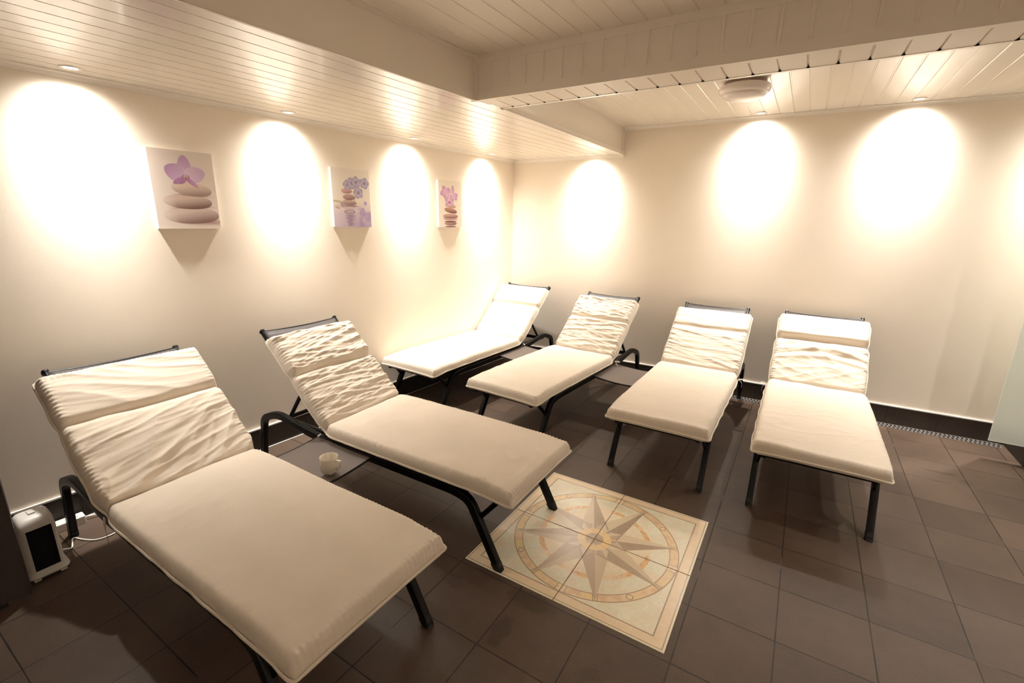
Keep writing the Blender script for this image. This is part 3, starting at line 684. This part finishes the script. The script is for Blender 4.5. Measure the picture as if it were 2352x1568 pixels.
def pic2():
    p = Pic(.343, .433, (232, 222, 208)); x, y = p.x, p.y
    wv = np.clip((.46-y)/.22, 0, 1); p.put(wv*.75, (206, 190, 204)); p.put(np.clip((.30-y)/.3, 0, 1)*np.clip(.3+x, 0, 1), (178, 156, 186))
    cl = np.clip(.3+2.5*pn(x*6+4, y*7), 0, 1)*np.clip((.42-y)/.15, 0, 1)*np.clip((x-.35)*3, 0, 1); p.put(cl*.8, (164, 140, 178))
    for (cx, cy, r) in ((.78, .3, .05), (.86, .42, .045), (.72, .24, .05), (.88, .2, .06)): p.ell(cx, cy, r, r*.8, (180, 160, 196), 20, .006)
    g1, g2 = (186, 180, 176), (116, 84, 84)
    p.ell(.13, .435, .13, .022, (190, 180, 146), -6, .003); p.ell(.10, .36, .10, .025, (214, 194, 184), 10, .003); p.ell(.12, .33, .06, .02, (188, 160, 140), -10, .003)
    p.stone(.30, .40, .12, .035, (190, 162, 162), g2); p.ell(.30, .36, .11, .03, (186, 158, 166), 0, .002)
    p.stone(.43, .425, .185, .045, (196, 168, 160), g2, -3); p.ell(.48, .365, .16, .010, (118, 82, 84), 0, .002)
    p.stone(.42, .515, .155, .050, (184, 150, 142), g2, 0); p.stone(.37, .62, .14, .045, (206, 168, 156), g2, 0, .6)
    p.ell(.42, .335, .16, .024, (206, 186, 190), 0, .002); p.ell(.42, .265, .145, .042, (158, 134, 148), 0, .002); p.ell(.42, .27, .11, .028, (188, 170, 182), 0, .004)
    for k in range(9): p.ell(.42+.02*math.sin(k*2.1), .205-.022*k, .13-.008*k, .007, (130, 106, 136), 0, .0015)
    st = (150, 132, 128); 
    for k in range(14): t_ = k/13; p.ell(.56+.14*t_-.06*t_*t_, .47+.30*t_, .010, .012, st, 0, .001)
    B1, B2 = (196, 186, 204), (150, 142, 172)
    def flower(cx, cy, s, rt=0):
        for k in range(5): p.petal(cx, cy, s*.9, s*.5, rt+90+72*k, B1, B2, .1)
        p.ell(cx, cy, s*.8, s*.6, (150, 128, 150), 0, .002)
    flower(.40, .72, .045, 10); flower(.52, .76, .050, 30); flower(.63, .78, .050, 0); flower(.86, .77, .050, 55); flower(.68, .60, .052, 15); flower(.60, .70, .03, 50)
    return p
def pic3():
    p = Pic(.330, .433, (232, 222, 206)); d = (110, 66, 60)
    p.put(np.clip((p.x-.75)*3, 0, 1)*np.clip(.5-p.y, 0, 1)*1.2, (222, 206, 196))
    p.ell(.50, .018, .24, .018, (134, 88, 84), 0, .002); p.stone(.50, .085, .26, .040, (176, 136, 132), d); p.ell(.50, .125, .26, .018, (110, 70, 66), 0, .002)
    p.ell(.50, .185, .30, .035, (186, 148, 144), 0, .002); p.stone(.50, .245, .32, .050, (190, 150, 144), d, 0, .7); p.ell(.5, .215, .28, .008, (132, 92, 90), 0, .002)
    p.stone(.51, .365, .27, .054, (176, 130, 116), d, -8, 1); p.stone(.50, .465, .23, .042, (206, 172, 158), (160, 112, 104), -6, .6)
    A, Bq = (222, 182, 208), (190, 140, 180)
    for (cx, cy, L, w_, r) in ((.46, .54, .07, .03, 150), (.46, .54, .07, .03, 30), (.46, .54, .08, .03, 95), (.46, .53, .06, .02, 195), (.46, .53, .06, .02, -20), (.28, .76, .06, .028, 120), (.28, .76, .07, .03, 200), (.28, .76, .06, .028, 260), (.30, .76, .07, .03, 20),
        (.46, .70, .05, .02, 90), (.62, .70, .09, .022, 95), (.66, .70, .06, .024, -50), (.62, .68, .07, .026, 10), (.62, .68, .06, .02, 200)): p.petal(cx, cy, L, w_, r, A, Bq, .15)
    p.ell(.46, .54, .05, .03, (176, 110, 150), 0, .003); p.ell(.45, .66, .02, .08, (236, 214, 222), 0, .003); return p
canvas(1.233, 1.560, 1.546, 1.980, pic1(), 'large square canvas of a pink orchid on three big stacked pebbles, nearest the camera')
canvas(2.367, 2.702, 1.555, 1.988, pic2(), 'middle canvas of a stone stack with blue orchids reflected in lilac water')
canvas(3.496, 3.817, 1.551, 1.987, pic3(), 'canvas nearest the corner showing a narrow dark pebble tower topped by pink orchids')

# ------------------------------------------------------------ cup
def cup():
    t = tag(empty('coffee_cup', (-1.908, 1.328, .3605), R(14)), 'white square-footed cup on the dark side tray', 'cup')
    n = 64; t.scale = (1.12, 1.12, 1.06)
    def ring(r, z, e):
        out = []
        for j in range(n):
            th = 2*PI*j/n; c, s = math.cos(th), math.sin(th); out.append((r*math.copysign(abs(c)**(2/e), c), r*math.copysign(abs(s)**(2/e), s), z))
        return out
    prof = [(.022, .0, 4), (.0285, .001, 5), (.0305, .006, 5), (.034, .022, 4.2), (.0375, .042, 3.2), (.0395, .060, 2.4), (.0405, .074, 2.05), (.0408, .0785, 2), (.0400, .080, 2), (.0385, .0785, 2), (.0375, .070, 2.1), (.035, .045, 3), (.031, .020, 4), (.026, .008, 4), (.004, .007, 2)]
    MB().loft([ring(*q) for q in prof]).build('bowl', M['porcelain'], t, True)
    h = fillet([(.036, 0, .066), (.064, 0, .068), (.060, 0, .030), (.036, 0, .022)], [.010, .014], 6)
    MB().tube(h, .011, .0065, (0, 1, 0), 12, 2.6).build('handle', M['porcelain'], t, True)
    c = bpy.data.curves.new('mark', 'FONT'); c.body = 'rio'; c.size = .016; c.extrude = .0002; c.align_x = 'CENTER'; c.shear = .3
    tmp = bpy.data.objects.new('tmp', c); me = bpy.data.meshes.new_from_object(tmp); bpy.data.objects.remove(tmp)
    o = bpy.data.objects.new('printed_mark', me); me.materials.append(M['ink']); COL.objects.link(o); o.parent = t
    ph = R(50); o.location = (.0372*math.cos(ph), .0372*math.sin(ph), .060); o.rotation_euler = (PI/2, 0, ph+PI/2+PI)
cup()
# ------------------------------------------------------------ heater, adapter, cable
def heater():
    t = tag(empty('fan_heater', (-2.81, .415, 0)), 'small white upright fan heater with a black grille on the floor by the left wall', 'heater')
    rings = []
    for z, dx0, dx1, w in ((.012, -.085, .078, .072), (.020, -.088, .082, .075), (.034, -.080, .072, .066), (.045, -.075, .066, .062), (.235, -.070, .064, .062), (.270, -.066, .058, .060), (.290, -.060, .040, .056), (.300, -.050, .015, .048), (.303, -.03, 0, .035)):
        n = 40; r = []
        for j in range(n):
            th = 2*PI*j/n; c, s = math.cos(th), math.sin(th); p = 5
            r.append(((dx0+dx1)/2+(dx1-dx0)/2*math.copysign(abs(c)**(2/p), c), w*math.copysign(abs(s)**(2/p), s), z))
        rings.append(r)
    MB().loft(rings).build('housing', M['white_plastic'], t, True)
    g = MB().box((.058, -.042, .045), (.0668, .042, .248)).build('grille', M['hole'], t, False, .002)
    s = MB()
    for k in range(22): z = .052+k*.0088; s.tube([(.0675+.002*math.cos(q*PI/8-PI/2*0), -.040+.080*q/8, z) for q in range(9)], .0035, .003, (0, 0, 1), 6)
    s.build('slat', M['plastic_black'], g, True)
    for sy in (-1, 1): MB().box((-.08, sy*.045-.012, 0), (.075, sy*.045+.012, .014)).build('foot', M['white_plastic'], t, False, .003)
    MB().box((-.03, -.012, .3), (.01, .012, .308)).build('switch', M['white_plastic'], t, False, .002)
heater()
ad = tag(empty('power_adapter', (-3.128, .575, 0), R(-3)), 'white plastic socket block on the floor behind the lounger leg', 'socket block')
MB().box((-.03, -.075, .0), (.03, .075, .045)).build('body', M['white_plastic'], ad, False, .005, seg=3)
MB().box((-.016, .01, .045), (.016, .05, .050)).build('switch', M['white_plastic'], ad, False, .002)
m = MB(); m.tube(fillet([(-2.86, .495, .035), (-2.885, .53, .006), (-3.0, .56, .005), (-2.92, .585, .005), (-2.86, .62, .005), (-2.85, .70, .005), (-2.95, .78, .005), (-3.08, .78, .005), (-3.128, .655, .02)], .05, 6), .007, .007, None, 10)
tag(m.build('power_cable', M['white_plastic'], None, True), 'thin white cable curling on the floor from the heater', 'cable')
